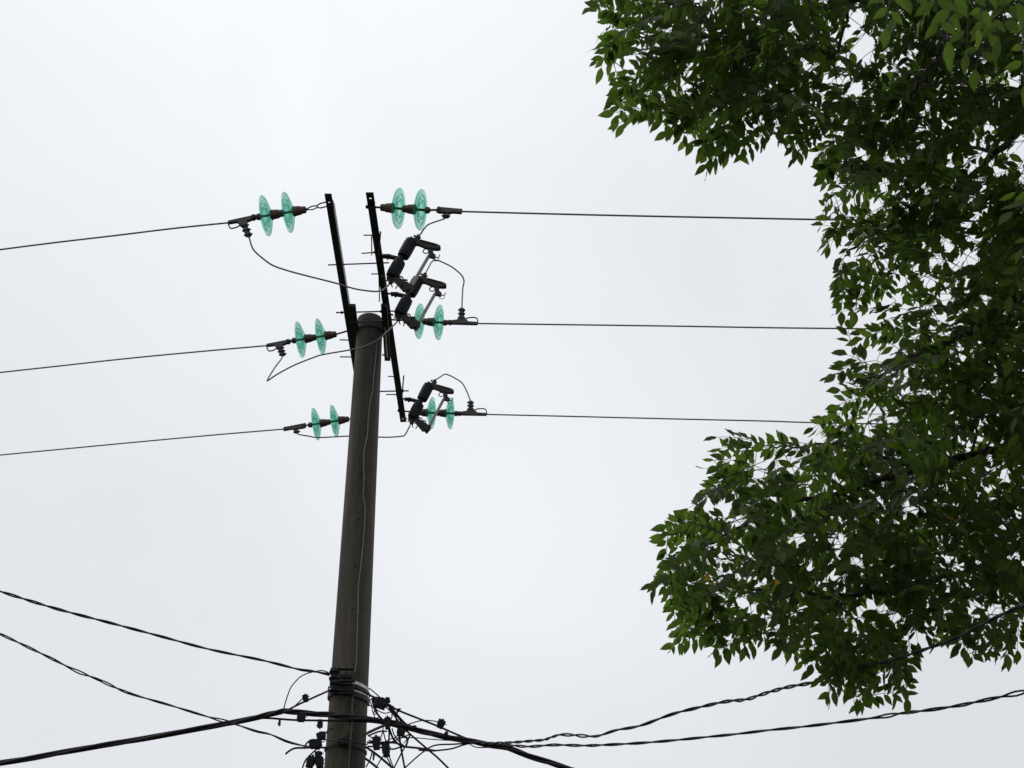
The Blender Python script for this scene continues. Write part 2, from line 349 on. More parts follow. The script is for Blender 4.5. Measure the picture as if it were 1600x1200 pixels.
# ------------------------------------------------------------------ glass insulator strings with their strain clamps
def insulator_string(attach, inner, outer, cs, ce, D, side, tail, label, link, dia=.258, mir=0):
    sg = 1 if outer[0] < inner[0] else -1
    A, I, O, S, E = [V(*q, D + sg*.13*abs(q[0]-attach[0])/235) for q in (attach, inner, outer, cs, ce)]
    root = empty('insulator_string', I); tag(root, label, 'insulator', 'glass insulator strings on the crossarms')
    ax = (O-I).normalized(); sc_ = dia/.258
    for c in (I, O):
        # shed: bell-shaped glass with under-ribs facing the line
        pr = [(-.020, .030), (-.014, .045), (-.004, .075), (.006, .102), (.014, .122), (.021, .1285), (.027, .1275), (.026, .121), (.016, .112),
              (.015, .100), (.032, .094), (.035, .088), (.014, .080), (.012, .068), (.034, .061), (.036, .055), (.009, .046), (.004, .022), (-.012, .022)]
        MB().lathe(c, ax, [(t_*sc_, r_*sc_) for t_, r_ in pr], 48, close=True).build('glass_disc', M['glass'], root)
        MB().lathe(c - ax*.098, ax, [(0, .012), (.004, .021), (.016, .0235), (.030, .0235), (.036, .028), (.060, .0305), (.075, .0325), (.082, .034), (.086, .030), (.086, .0)], 24).build('iron_cap', M['rust'], root)
        MB().tube([c - ax*.02, c + ax*.060], .0085, 10).build('pin', M['steel'], root)
    # hardware towards the arm
    s0 = I - ax*.098; d = (A-s0); dl = d.length; d.normalize(); dn = d.cross(Y).normalized()
    m_ = MB()
    if link == 'chain' and dl > .06:
        m_.tube([s0, s0+d*.012], .008, 8)
        n1 = .42*dl; c1 = s0 + d*(.010+n1/2); m_.ring(c1, Y, n1/2, .0042, squash=.42, along=d)
        c2 = s0 + d*(.010+n1); m_.tube([A+dn*.018-d*-.01, c2+d*.02+dn*.018, c2+d*.003+dn*.010, c2-d*.004, c2+d*.003-dn*.010, c2+d*.02-dn*.018, A-dn*.018+d*.01], .0046, 8)
    else:
        m_.tube([s0, A+d*.025], .0065, 8); m_.lathe(A+d*.02, d, [(0, .012), (.014, .012)], 6)
    m_.build('shackle', M['steel'], root)
    # socket eye and link to the clamp
    q0 = O + ax*.050; m_ = MB(); m_.lathe(q0, ax, [(0, .010), (.004, .021), (.022, .022), (.032, .014), (.036, .009)], 16)
    e = (S-q0); el = e.length; e.normalize(); en = Y
    m_.tube([q0+e*.03, S], [.009, .012] if tail > .06 else .007, 8); m_.lathe(S-e*.006, e, [(0, .009), (.004, .013), (.014, .013)], 12)
    m_.build('socket_eye', M['rust'], root)
    # clamp: channel body along the conductor, loop, and jumper tail
    cl = MB(); d = (E-S); Ln = d.length; d.normalize(); up = d.cross(Y).normalized()
    if up.z*side < 0: up = -up                      # 'up' points towards the jumper tail
    t_ = .012
    def pt(u, v): return S + d*(u*Ln) + up*v - Y*t_
    if tail > .06:
        poly = [pt(-.12, -.012), pt(1.0, -.009), pt(1.02, .006), pt(.92, .008), pt(.66, .010), pt(.50, .042), pt(.30, .042), pt(.24, .022), pt(.05, .014), pt(-.12, .012)]
        if mir: pass
        cl.prism(poly, Y*2*t_)
        cl.tube(smooth_path([S+d*Ln*.52+up*.036, S+d*Ln*.70+up*.050, S+d*Ln*.90+up*.050, S+d*Ln*.97+up*.036, S+d*Ln*1.02+up*.002], 5), .0048, 6)
    else:
        cl.prism([pt(-.1, -.016), pt(1.0, -.012), pt(1.0, .014), pt(.6, .014), pt(.5, .022), pt(.3, .02), pt(.05, .022), pt(-.1, .015)], Y*2*t_)
    cl.lathe(S-Y*.022, Y, [(0, .011), (.044, .011)], 8)
    clamp = cl.build('strain_clamp', M['clampm'], root, False)
    tdir = (up - d*.25).normalized() if side < 0 else (up - d*.12).normalized()
    t0 = S + d*Ln*.40 + up*.030; tt = MB()
    ln = max(tail, .03)
    tt.tube([t0-tdir*.01, t0+tdir*ln], .010, 8)
    nb = 3 if tail > .06 else 1
    for i in range(nb):
        c = t0 + tdir*(ln*(i+.5)/nb); tt.box(c, d*.019, Y*.016, tdir*.007, .004)
        tt.tube([c-d*.030, c+d*.026], .0036, 6); tt.lathe(c+d*.018, d, [(0, .0075), (.007, .0075)], 6); tt.lathe(c-d*.026, d, [(0, .0065), (.006, .0065)], 6)
    tt.build('jumper_clamp', M['clampm'], root, False)
    return root, E, t0 + tdir*ln
D_N, D_M, D_F = P(540, 321).y, P(540, 518).y, P(540, 650).y
NL = insulator_string((514, 318), (454.8, 331), (420.2, 336.4), (396, 340), (357, 348), D_N, -1, .12,
    'highest pair of green glass discs on the left, hung on a chain shackle', 'chain', .262)
NR = insulator_string((580, 323.5), (617.8, 325.5), (652, 327.5), (686, 328), (722, 330.5), D_N, -1, .03,
    'upright pair of green glass discs right of the crossarm top end, above the fuses', 'bolt', .258)
ML = insulator_string((538, 518.5), (505, 525.2), (473.5, 530), (450, 534), (417, 540), D_M, -1, .085,
    'middle left pair of green glass discs, just beside the pole top', 'chain', .266)
MR = insulator_string((612, 499.5), (651, 501.7), (681.5, 503.5), (703, 504), (746, 505.5), D_M, 1, .10,
    'pair of green glass discs partly behind the middle fuse at pole-top height', 'bolt', .258)
FL = insulator_string((565, 651), (526.5, 657.5), (497.6, 662), (475, 665), (443, 670.5), D_F, -1, .02,
    'lowest left pair of green glass discs, emerging from behind the pole shaft', 'bolt', .264)
FR = insulator_string((628, 642), (671, 645), (700, 645.8), (718, 646.3), (760, 647.5), D_F, 1, .09,
    'pair of green glass discs behind the lowest fuse, at the far end of the crossarm', 'bolt', .255)

# ------------------------------------------------------------------ conductors
def wire_obj(name, pts, r, label, cat, group=None, mt='wire', n=8):
    b = MB().tube(pts, r, n); o = b.build(name, M[mt]); tag(o, label, cat, group); return o
def conductor(E, pix, label, D0, dslope):
    pts = [E] + [V(px, py, D0 + dslope*abs(px-pix[0][0])/400) for px, py in pix[1:]]
    a, b_ = pts[-2], pts[-1]; d = (b_-a).normalized(); q = b_
    for i in range(10):
        q = q + Vector((d.x, d.y, d.z))*1.6; d = (d + Vector((0, 0, .006))).normalized(); pts.append(q.copy())
    wire_obj('power_line', smooth_path(pts, 4), .0056, label, 'power line', 'bare power lines tied to the insulators')
conductor(NL[1], [(357, 348), (270, 357), (180, 368), (90, 378.5), (0, 390), (-90, 402.5)], 'bare wire running left from the highest left insulator pair to the photo edge', D_N+.08, .2)
conductor(ML[1], [(417, 540), (310, 549.5), (200, 560), (100, 571), (0, 582), (-90, 592.5)], 'bare wire running left from the middle left insulator pair to the photo edge', D_M+.08, .2)
conductor(FL[1], [(443, 670.5), (330, 680), (200, 692), (100, 701.5), (0, 711), (-90, 720)], 'bare wire running left from the lowest left insulator pair to the photo edge', D_F+.08, .2)
conductor(NR[1], [(722, 330.5), (860, 334.2), (1000, 337.5), (1150, 340.5), (1280, 343), (1450, 345), (1650, 347)], 'bare wire running right from the highest right insulator pair into the leaves', D_N-.08, -.2)
conductor(MR[1], [(746, 505.5), (900, 507.5), (1050, 509.5), (1200, 512), (1360, 514), (1500, 517), (1650, 520)], 'bare wire running right from the pole-top-height insulator pair into the leaves', D_M-.08, -.2)
conductor(FR[1], [(760, 647.5), (900, 650.8), (1050, 654.5), (1200, 658), (1260, 660), (1450, 664), (1650, 668)], 'bare wire running right from behind the lowest fuse into the leaves', D_F-.08, -.2)

# ------------------------------------------------------------------ drop-out fuses on the right-hand crossarm
def fuse(wx, wy, label):
    D = P(wx-24, wy).y; D0 = P(602, 403).y; W0 = V(626, 405, D0); W = V(wx, wy, D)
    root = empty('fuse_cutout', W); tag(root, label, 'fuse', 'drop-out fuses on the right crossarm')
    def q(dx, dy, y=0): return W + (V(626+dx, 405+dy, D0)-W0) + Y*y
    a = q(18, -30); b_ = q(-14, 27); ax = (a-b_).normalized()
    o = MB(); 
    def barrel(p0, p1):
        L_ = (p1-p0).length; d_ = (p1-p0).normalized(); pr = [(0, .02), (.004, .027)]
        k = 7
        for i in range(k):
            t0 = .010 + (L_-.020)*i/k; dt = (L_-.020)/k; rr = (.0405, .043, .0435, .0435, .0435, .043, .0405)[i]
            pr += [(t0, rr-.0010), (t0+dt*.30, rr), (t0+dt*.7, rr), (t0+dt*.98, rr-.0010)]
        pr += [(L_-.004, .027), (L_, .018)]
        o.lathe(p0, d_, pr, 28)
    barrel(q(17.8, -30), q(2.8, -2.5)); barrel(q(-.5, 2.5), q(-15, 29))
    o.tube([q(5, -8), q(-4, 8)], .021, 14)
    o.build('insulator_body', M['silicone'], root)
    o = MB(); o.box(q(-22, -4.5), X*.026, Y*.018, Z3*.0065, .003); o.prism([q(-20, -6.5, -.014), q(-1, -2, -.014), q(2, 1, -.014), q(-20, -3, -.014)], Y*.032)
    o.lathe(q(-20, -4), -Z3, [(0, .009), (.016, .009), (.026, .004)], 6); o.tube([q(-35, -5.5), q(-20, -5)], .007, 8)
    o.build('mounting_bracket', M['steel'], root, False)
    o = MB()      # top contact: a bridge running out over the tube
    o.prism([q(17, -31.5, -.014), q(24, -32, -.014), q(32, -28.5, -.014), q(54, -23, -.014), q(60, -21, -.014), q(61.5, -17, -.014), q(58, -14.5, -.014), q(50, -15, -.014), q(40, -17, -.014), q(28, -22, -.014), q(20, -22.5, -.014)], Y*.028)
    o.lathe(q(60, -17.5, -.018), Y, [(0, .012), (.036, .012)], 12); o.tube([q(16, -34), q(21, -25)], .011, 10)
    o.box(q(44, -24.3), (q(56, -21.2)-q(32, -27.6))/2, Y*.019, Z3*.004)
    tc_ = o.build('top_contact', M['steel'], root, False)
    o = MB(); o.box(q(28, -35), X*.012, Y*.010, Z3*.015, .004); o.tube([q(20, -36.5), q(32, -33)], .0045, 6); o.lathe(q(21.5, -36.3, 0), X, [(0, .009), (.008, .009)], 6); o.lathe(q(25, -31), Z3, [(0, .008), (.028, .008)], 6)
    o.build('terminal', M['steel'], root, False)
    o = MB()      # latch and pull rings
    o.prism([q(42, -18, -.01), q(51, -16, -.01), q(51, -9, -.01), q(55, -5.5, -.01), q(54, -1, -.01), q(43, -3, -.01), q(44, -10, -.01)], Y*.02)
    o.ring(q(39.5, -12.5), Y, .0185, .0042); o.tube([q(50, -4), q(57, -2.5), q(60, -3), q(61, -7)], .0036, 6)
    o.ring(q(55, 0), Y, .0185, .0024, squash=.85)
    o.build('pull_ring', M['steel'], root)
    o = MB(); o.tube([q(44, -5), q(14, 47)], .0115, 14); tb = o.build('fuse_tube', M['tube'], root)
    MB().tube([q(17.5, 41), q(13, 49)], .0155, 12).build('ferrule', M['steel'], tb)
    o = MB()      # lower hinge
    o.prism([q(-20, 24, -.013), q(-9, 25, -.013), q(3, 33, -.013), q(16, 41, -.013), q(20, 46, -.013), q(14, 52, -.013), q(8, 50, -.013), q(4, 50, -.013), q(-4, 41, -.013), q(-11, 33.5, -.013), q(-22, 30.5, -.013)], Y*.026)
    for (x0, y0, x1, y1, r_) in ((-4, 27, 3, 29, .005), (3, 29, 6, 35, .004), (6, 33, 11, 34, .006), (-11, 31, -14, 40, .005), (-3, 39, -8, 47, .004), (-24, 30, -31, 27, .006), (8, 50, 13, 55, .006)):
        o.tube([q(x0, y0, -.006), q(x1, y1, -.006)], r_, 6)
    o.lathe(q(13, 48, -.022), Y, [(0, .013), (.044, .013)], 10); o.lathe(q(1, 42, -.022), Y, [(0, .012), (.044, .012)], 10); o.ring(q(9, 38), Y, .013, .003)
    o.build('lower_hinge', M['steel'], root, False)
    o = MB(); o.box(q(-16, 35), X*.012, Y*.010, Z3*.017, .003); o.tube([q(-23, 33), q(-10, 37)], .004, 6); o.tube([q(-16, 34), q(-13, 44)], .004, 6)
    o.build('terminal', M['steel'], root, False)
    return root, q(28, -37), q(-18, 40)
F1 = fuse(626, 405, 'topmost black fuse, below the near right pair of glass discs')
F2 = fuse(637.5, 464, 'middle black fuse, its grey tube ending beside green discs at pole-top height')
F3 = fuse(656, 628, 'lowest black fuse near the far end of the crossarm, right of the pole shaft')

def jumper(a, pix, b_, D0, D1, label, r=.0052):
    n_ = len(pix); pts = [a] + [V(px, py, D0+(D1-D0)*(i+1)/(n_+1)) for i, (px, py) in enumerate(pix)] + [b_]
    wire_obj('jumper_wire', smooth_path(pts, 6), r, label, 'jumper wire', 'jumper wires between lines and fuses')
jumper(NL[2], [(396, 390), (414, 406.5), (428, 415.5), (450, 423), (477.5, 430.5), (523, 442), (546, 449), (564, 453), (592, 455)], F1[2], D_N, P(602, 403).y-.06,
       'long sagging jumper from the highest left insulator clamp to the bottom of the topmost fuse')
jumper(NR[2], [(694, 342), (671, 350), (663, 357), (657, 366)], F1[1], D_N, F1[1].y, 'short bent jumper from the highest right clamp down to the topmost fuse')
jumper(ML[2], [(438, 563), (430, 573.5), (419, 591), (417.5, 595), (421, 593), (434.5, 584), (460, 570.5), (490, 558.5), (505, 554), (545.5, 547), (565, 543), (587.5, 533), (605, 518.5)], F2[2], D_M-.05, F2[2].y-.05,
       'sharply kinked jumper from the middle left clamp crossing in front of the pole top')
jumper(F2[1], [(669, 419), (674, 410), (679, 406.5), (686, 407.5), (704, 416), (715, 424), (722.5, 432), (725, 440), (723, 452.5)], MR[2], F2[1].y, D_M, 'arched jumper looping from the middle fuse down to the pole-top-height right clamp')
jumper(FL[2], [(468, 679), (482.5, 681.5), (495.6, 683.6), (515, 683), (545.5, 681.5), (592.5, 683), (610, 683), (628, 681.5), (633, 679)], F3[2], D_F, F3[2].y, 'jumper passing straight behind the pole shaft to the bottom of the lowest fuse')
jumper(F3[1], [(690, 587.5), (694, 585), (700, 585.6), (711, 591), (724, 601)], FR[2], F3[1].y, D_F, 'arched jumper from the lowest fuse over to the far right clamp')

# thin green wire running down the shaft
pts = [on_pole(x_, y_, .006) for x_, y_ in ((588, 535), (587, 560), (584.5, 580), (582, 610), (578, 630), (575.5, 650), (574, 680), (569.5, 700), (568.2, 725), (568.8, 745), (568, 765), (567.7, 775), (570.5, 795), (569.3, 820), (567, 850), (563, 890), (560, 915), (559, 960), (558, 990), (557, 1030), (554.5, 1050))]
wire_obj('ground_wire', smooth_path(pts, 4), .003, 'thin green wire wandering down the face of the pole shaft', 'wire', None, 'greenwire', 6)
pts = [on_pole(x_, y_, .006) for x_, y_ in ((552, 1082), (550, 1100), (550, 1120), (548, 1150), (546, 1175), (544, 1215), (543, 1260))]
wire_obj('ground_wire', smooth_path(pts, 4), .0055, 'green earth wire on the pole shaft below the pale bands', 'wire', None, 'greenfilm', 6)

# ------------------------------------------------------------------ low-voltage level: brackets, bands, cables
band(V(550, 1062, 7.8).z-CAMZ-.012, .004, .003, M['white'], 'white_strap', -78, -2, -.20, .010)
band(V(550, 1075, 7.8).z-CAMZ-.018, .004, .003, M['white'], 'white_strap', -70, -4, -.14, .009)
band(V(550, 1070, 7.8).z-CAMZ-.012, .006, .008, M['steel'], 'cable_band', -200, 20, -.12, .006)
band(V(550, 1080, 7.8).z-CAMZ-.016, .008, .004, M['steel'], 'cable_band', -200, 20, -.12, .016)
band(V(545, 1166, 7.8).z-CAMZ, .005, .003, M['steel'], 'cable_band', 0, 360, -.05, .007)
def spool(px, py, D, r, label):
    c = V(px, py, D); root = empty('spool_insulator', c); tag(root, label, 'insulator', 'spool insulators at the pale bands')
    MB().lathe(c-Z3*.032, Z3, [(0, r*.7), (.006, r), (.016, r), (.024, r*.66), (.04, r*.66), (.048, r), (.058, r), (.064, r*.7)], 20).build('spool', M['silicone'], root)
    o = MB(); o.tube([c-Z3*.05, c+Z3*.05], .006, 8); o.box(c+Z3*.038+X*.045, X*.07, Y*.016, Z3*.003); o.box(c-Z3*.038+X*.045, X*.07, Y*.016, Z3*.003)
    o.build('bracket', M['steel'], root, False)
spool(522.5, 1055, 7.74, .032, 'black spool insulator where the upper left twisted cable reaches the pole')
spool(524, 1074, 7.72, .036, 'black spool insulator just below the topmost spool on the pole')
# wedge clamp block on the front of the pole
o = MB(); c = on_pole(543, 1075, .02); o.box(c, X*.040, Y*.012, Z3*.022, .008); o.build('clamp_block', M['steel'], pole, False); o = MB(); c2 = on_pole(541, 1057, .016); o.box(c2, X*.040, Y*.010, Z3*.009, .004)
o.tube([c2-Y*.01+Z3*.0, c2-Y*.012+Z3*.04], .004, 6); o.build('clamp_block', M['steel'], pole, False)

def twisted(name, pix, Ds, r, sep, pitch, label, group, start=None, mt='cable', loose=()):
    pts = [V(px, py, D) for (px, py), D in zip(pix, Ds)]
    pts = smooth_path(pts, 10)
    # resample evenly
    out = [pts[0]]; step = pitch/14; acc = 0
    for a, b_ in zip(pts, pts[1:]):
        sl = (b_-a).length; t_ = step-acc
        while t_ <= sl: out.append(a.lerp(b_, t_/sl)); t_ += step
        acc = (acc+sl) % step
    b = MB(); ph = random.random()*6; lj = 0; strands = [[], []]
    for i, p in enumerate(out):
        d = (out[min(i+1, len(out)-1)]-out[max(i-1, 0)]).normalized(); _, s, u = frame(d)
        ph += 2*math.pi/14*(1+.35*math.sin(i*.031+2)+.25*math.sin(i*.013))
        k = .88+.18*math.sin(i*.047+1)
        for lo in loose:
            px = proj(p)[0]
            if abs(px-lo) < 22: k += .9*math.cos((px-lo)/22*math.pi/2)
        for j in range(2):
            a = ph/1+j*math.pi; strands[j].append(p+(s*math.cos(a)+u*math.sin(a))*sep*k)
    for j in range(2): b.tube(strands[j], r, 6)
    o = b.build(name, M[mt]); tag(o, label, 'cable', group); return o
GT = 'twisted service cables'
def lin(n_, a, b_): return [a+(b_-a)*i/(n_-1) for i in range(n_)]
px = [(-120, 886), (0, 924), (87.5, 951), (175, 974), (250, 994), (325, 1014), (400, 1029.5), (430, 1036.5), (467.5, 1046), (490, 1049), (519, 1055)]
twisted('service_cable', px, lin(len(px), 7.0, 7.74), .0046, .0050, .31, 'upper twisted cable from the left edge down to the black spool on the pole', GT)
px = [(-120, 935), (0, 990.5), (72.5, 1025), (117.5, 1047.5), (155, 1062.5), (200, 1082.5), (262.5, 1101), (325, 1120), (362.5, 1130), (400, 1142.5), (422.5, 1147.5), (449.5, 1159), (478, 1166), (500, 1170)]
twisted('service_cable', px, lin(len(px), 7.2, 7.85), .0040, .0046, .34, 'lower left twisted pair cable crossing under the thick bundle', GT, loose=(133, 180, 345))
px = [(735, 1157), (756, 1161), (781, 1161), (803, 1160), (827.5, 1158), (850, 1156), (863, 1151.6), (878, 1148), (912, 1150), (934, 1150), (962.5, 1141), (1000, 1134), (1050, 1116), (1098, 1104), (1135.6, 1096), (1166, 1093), (1197, 1083), (1230, 1074), (1273.5, 1065.6), (1306, 1053.6), (1350, 1041.6), (1390, 1033), (1447, 1014), (1501.6, 993.5), (1552, 967), (1600, 945), (1700, 905)]
twisted('service_cable', px, lin(len(px), 7.75, 4.2), .0043, .0046, .25, 'twisted cable rising right from the thick bundle up into the lower leaves', GT, loose=(900,))
px = [(755, 1163), (797.5, 1164.7), (827.5, 1166.6), (865, 1164), (912, 1165), (944, 1164), (1000, 1161), (1050, 1157), (1100, 1152), (1150, 1147), (1200, 1141), (1250, 1136), (1300, 1130), (1370, 1121), (1414, 1113.8), (1440, 1111), (1495, 1103), (1534, 1095), (1600, 1081), (1700, 1058)]
twisted('service_cable', px, lin(len(px), 7.8, 5.6), .0044, .0048, .32, 'lowest twisted cable running to the right edge beneath the leaves', GT, loose=(1395, 1590))
# thick bundle
def cable(pix, D0, D1, r, label, group, name='cable', mt='cable', n=8, k=6):
    pts = [V(px_, py_, D0+(D1-D0)*i/(len(pix)-1)) for i, (px_, py_) in enumerate(pix)]
    b = MB().tube(smooth_path(pts, k), r, n); o = b.build(name, M[mt]); tag(o, label, 'cable', group); return o
GB = 'thick cables passing the pole'
px = [(-110, 1214), (0, 1192.5), (75, 1180), (150, 1166), (207, 1157.5), (300, 1140), (355, 1131), (400, 1121), (418, 1117), (436, 1112.5), (451, 1111.5), (475, 1114), (512, 1116.5), (535, 1119), (574, 1123.5), (610, 1129), (635, 1135), (660, 1143), (685, 1149), (722.5, 1156), (760, 1163), (794, 1169.4), (841, 1186), (895, 1203), (1000, 1238)]
b = MB(); base = smooth_path([V(x_, y_, 7.70) for x_, y_ in px], 8)
cores = [[] for _ in range(3)]
for i, p in enumerate(base):
    d = (base[min(i+1, len(base)-1)]-base[max(i-1, 0)]).normalized(); _, s, u = frame(d)
    for j in range(3):
        a = i*.16+j*2.094+.6*math.sin(i*.07); cores[j].append(p+(s*math.cos(a)+u*math.sin(a))*.0098)
for j in range(3): b.tube(cores[j], .0088, 8)
tag(b.build('cable_bundle', M['cable']), 'thickest black cable bundle, sweeping across the pole front from lower left', 'cable', GB)
cable([(395, 1123), (418, 1122), (460, 1125), (512, 1126), (572, 1127.5), (600, 1131), (621, 1136), (650, 1143), (700, 1153), (760, 1164)], 7.72, 7.72, .0065, 'cable strand just under the thick bundle where it crosses the pole', GB)
cable([(395, 1124), (415, 1119), (440, 1113.5), (470, 1099), (511, 1080.5), (524, 1076)], 7.72, 7.72, .0062, 'short straight stay rising from the bundle to the lower spool on the pole', GB)
cable([(560, 1077), (577.5, 1086), (590, 1092), (607.5, 1101), (622.5, 1110), (660, 1125), (685, 1135), (729, 1154), (756, 1163)], 7.70, 7.72, .0062, 'straight stay descending right from the pole carrying a square connector', GB)
cable([(566, 1149), (570, 1147.5), (577, 1144), (592, 1137), (605, 1132)], 7.76, 7.68, .0085, 'grey conduit end poking out right of the pole under the bundle', None, mt='strap')
# tangle of thin wires
ZR = lambda x_, y_: (560+x_/8, 1050+y_/8)
ZL = lambda x_, y_: (400+x_/6.667, 1020+y_/6.667)
T = [
 (ZR, [(130, 200), (200, 255), (280, 325)], 2, 'short thin wire from the pale bands to the black connector cluster right of the pole'),
 (ZR, [(125, 405), (180, 440), (260, 490), (330, 515), (400, 500)], 1.8, 'thin wire looping right under the black connector cluster'),
 (ZR, [(190, 330), (145, 350), (165, 420), (180, 500), (200, 530), (235, 500), (215, 440)], 1.8, 'small curled wire loop hugging the pole under the cluster'),
 (ZR, [(170, 330), (210, 480), (300, 600), (380, 700), (440, 840), (540, 930)], 3.4, 'black wire dropping steeply from the cluster into the lower junction'),
 (ZR, [(270, 350), (380, 430), (480, 590), (560, 690), (650, 780), (870, 970), (1000, 1080), (1140, 1220)], 3.6, 'black wire falling diagonally right from the cluster to the bottom edge'),
 (ZR, [(400, 440), (500, 560), (580, 680)], 4.5, 'stubby black wire between cluster and bundle'),
 (ZR, [(490, 490), (470, 600), (475, 690)], 2.2, 'short hanging wire under the stay knob'),
 (ZR, [(120, 800), (200, 765), (280, 740), (355, 742)], 3, 'short horizontal wire end just right of the pole below the conduit'),
 (ZR, [(120, 790), (190, 840), (260, 900)], 2.2, 'short wire slanting into the upper hanging connector'),
 (ZR, [(370, 690), (385, 760), (380, 880), (385, 1000)], 3, 'near vertical wire between two hanging connectors'),
 (ZR, [(310, 700), (300, 760), (270, 850)], 2, 'thin wire leaning left above the hanging connector'),
 (ZR, [(310, 740), (330, 820), (350, 890)], 2, 'thin wire leaning right above the hanging connector'),
 (ZR, [(500, 720), (530, 930), (560, 1100), (585, 1230)], 3.2, 'wire running down from the bundle to the bottom edge'),
 (ZR, [(650, 770), (600, 900), (540, 1010), (430, 1230)], 2.6, 'wire sloping down left from the bundle to the bottom edge'),
 (ZR, [(110, 880), (220, 885), (400, 880), (480, 890), (560, 930), (740, 950), (870, 970), (960, 985)], 4, 'thick black wire leaving the pole level with the hanging connectors'),
 (ZR, [(120, 930), (250, 940), (420, 965), (520, 940), (600, 925)], 2.8, 'thin wire under the thick one beside the pole'),
 (ZR, [(340, 870), (450, 825), (700, 822), (900, 840), (1050, 850), (1250, 862)], 1.7, 'fine wire bowing up and joining the bundle on the right'),
 (ZR, [(750, 975), (900, 985), (1050, 975), (1180, 955), (1300, 915), (1400, 890)], 2.8, 'lower wire of the lens-shaped pair joining the bundle'),
 (ZR, [(860, 960), (930, 925), (1020, 908), (1200, 902), (1400, 885)], 2.8, 'upper wire of the lens-shaped pair joining the bundle'),
 (ZR, [(560, 1220), (700, 1090), (830, 985), (880, 970)], 2.6, 'wire rising right from the bottom edge to the lens-shaped pair'),
 (ZR, [(90, 935), (200, 1010), (300, 1090), (460, 1230)], 4, 'black wire going down right from the pole to the bottom edge'),
 (ZR, [(85, 1080), (180, 1150), (270, 1230)], 4.2, 'lowest black wire leaving the pole at the bottom edge'),
 (ZR, [(175, 980), (150, 1080), (95, 1190)], 2.4, 'wire curling back to the pole at the bottom edge'),
 (ZR, [(320, 1035), (270, 1110), (225, 1190)], 2.2, 'thin wire leaning left under the lower hanging connector'),
 (ZR, [(345, 1050), (390, 1130), (430, 1230)], 2.2, 'left of two thin wires under the lower hanging connector'),
 (ZR, [(380, 1040), (410, 1120), (450, 1230)], 2.2, 'right of two thin wires under the lower hanging connector'),
 (ZR, [(590, 670), (680, 635), (790, 608), (900, 607), (1000, 625)], 2, 'thin arched wire feeding the square connector on the right stay'),
 (ZR, [(215, 460), (190, 520), (215, 575), (255, 560), (235, 500)], 1.8, 'small wire curl low left of the black connector cluster'),
 (ZR, [(350, 440), (420, 520), (400, 600), (350, 620)], 2.4, 'bent wire between cluster and upright pointed connector'),
 (ZR, [(430, 470), (520, 570), (600, 650), (700, 700)], 2.6, 'second black wire slanting from the stay knobs into the bundle'),
 (ZR, [(440, 860), (480, 800), (560, 790), (610, 830), (570, 890)], 2, 'loop of wire under the blocky hanging connector'),
 (ZR, [(130, 850), (300, 905), (470, 850), (640, 780)], 2.2, 'thin wire weaving between the hanging connectors up to the bundle'),
 (ZR, [(420, 700), (450, 790), (520, 880), (600, 945)], 2.2, 'thin wire bowing down from the bundle to the thick horizontal wire'),
 (ZR, [(580, 800), (615, 860), (590, 940)], 3, 'stubby vertical wire just above the thick horizontal wire'),
 (ZR, [(1390, 900), (1470, 940), (1600, 943), (1720, 935)], 2, 'fine wire sagging under the bundle where the right cables join'),
 (ZL, [(285, 610), (300, 540), (335, 430), (370, 350), (450, 260), (520, 220), (590, 200), (680, 185), (740, 200), (785, 230)], 2, 'thin wire arching from the bundle over to the upper left cable'),
 (ZL, [(370, 585), (430, 530), (480, 480)], 2.2, 'thin tail feeding the connector on the left stay'),
 (ZL, [(500, 985), (530, 940), (575, 908), (640, 905), (720, 900)], 3, 'curved wire left of the pole above the lower left cable end'),
 (ZL, [(310, 1052), (350, 1020), (410, 993), (520, 990), (640, 985), (740, 990)], 3.4, 'cut wire end pointing left of the pole at the bottom'),
 (ZL, [(480, 1215), (510, 1130), (560, 1070), (625, 1010), (690, 960)], 2.6, 'wire curling down left of the pole to the bottom edge'),
 (ZL, [(700, 905), (820, 915), (940, 932), (1060, 945), (1165, 955)], 2, 'thin tie wire across the pole face under the moss'),
 (ZL, [(720, 840), (760, 800), (800, 790)], 2, 'tiny wire curl at the left edge of the pole'),
]
for i, (zf, pp, wpx, lab) in enumerate(T):
    D0 = 7.68 + .10*((i*37) % 11)/11
    if 'across the pole face' in lab or 'tiny wire curl' in lab: D0 = 7.72
    pts = [V(*zf(*q), D0 + .03*math.sin(i+j)) for j, q in enumerate(pp)]
    wire_obj('drop_wire', smooth_path(pts, 6), wpx/2/264*.95, lab, 'wire', 'thin wires tangled around the pole', 'cable', 6)

def connector(zf, x_, y_, w_, h_, ang, label, D=7.68, fins=2):
    """piercing connector: ribbed body in two halves with a shear bolt"""
    sc_ = (8 if zf is ZR else 6.667)*264; c = V(*zf(x_, y_), D); W_, H_ = w_/sc_/2, h_/sc_/2
    root = empty('cable_connector', c); tag(root, label, 'connector', 'black cable connectors around the pole')
    a = R(ang); ax = Vector((math.cos(a), 0, math.sin(a))); az = Vector((-math.sin(a), 0, math.cos(a)))
    o = MB(); dd = min(W_, H_)*.8
    o.box(c+az*H_*.30, ax*W_, Y*dd, az*H_*.62, W_*.3); o.box(c-az*H_*.66, ax*W_*.82, Y*dd*.9, az*H_*.30, W_*.2)
    for k in range(fins): o.box(c+ax*W_*(-.5+k*1.0/max(fins-1, 1)), ax*W_*.12, Y*dd*1.1, az*H_*.9)
    o.build('body', M['silicone'], root, False)
    o = MB(); o.tube([c-az*H_*.6, c+az*(H_*1.25)], max(W_*.16, .003), 8); o.lathe(c+az*H_*1.02, az, [(0, W_*.34), (H_*.25, W_*.34)], 6)
    o.tube([c+ax*W_*.4+az*H_*.2, c+ax*W_*1.5+az*H_*.45], .0028, 6)
    o.build('bolt', M['cable'], root)
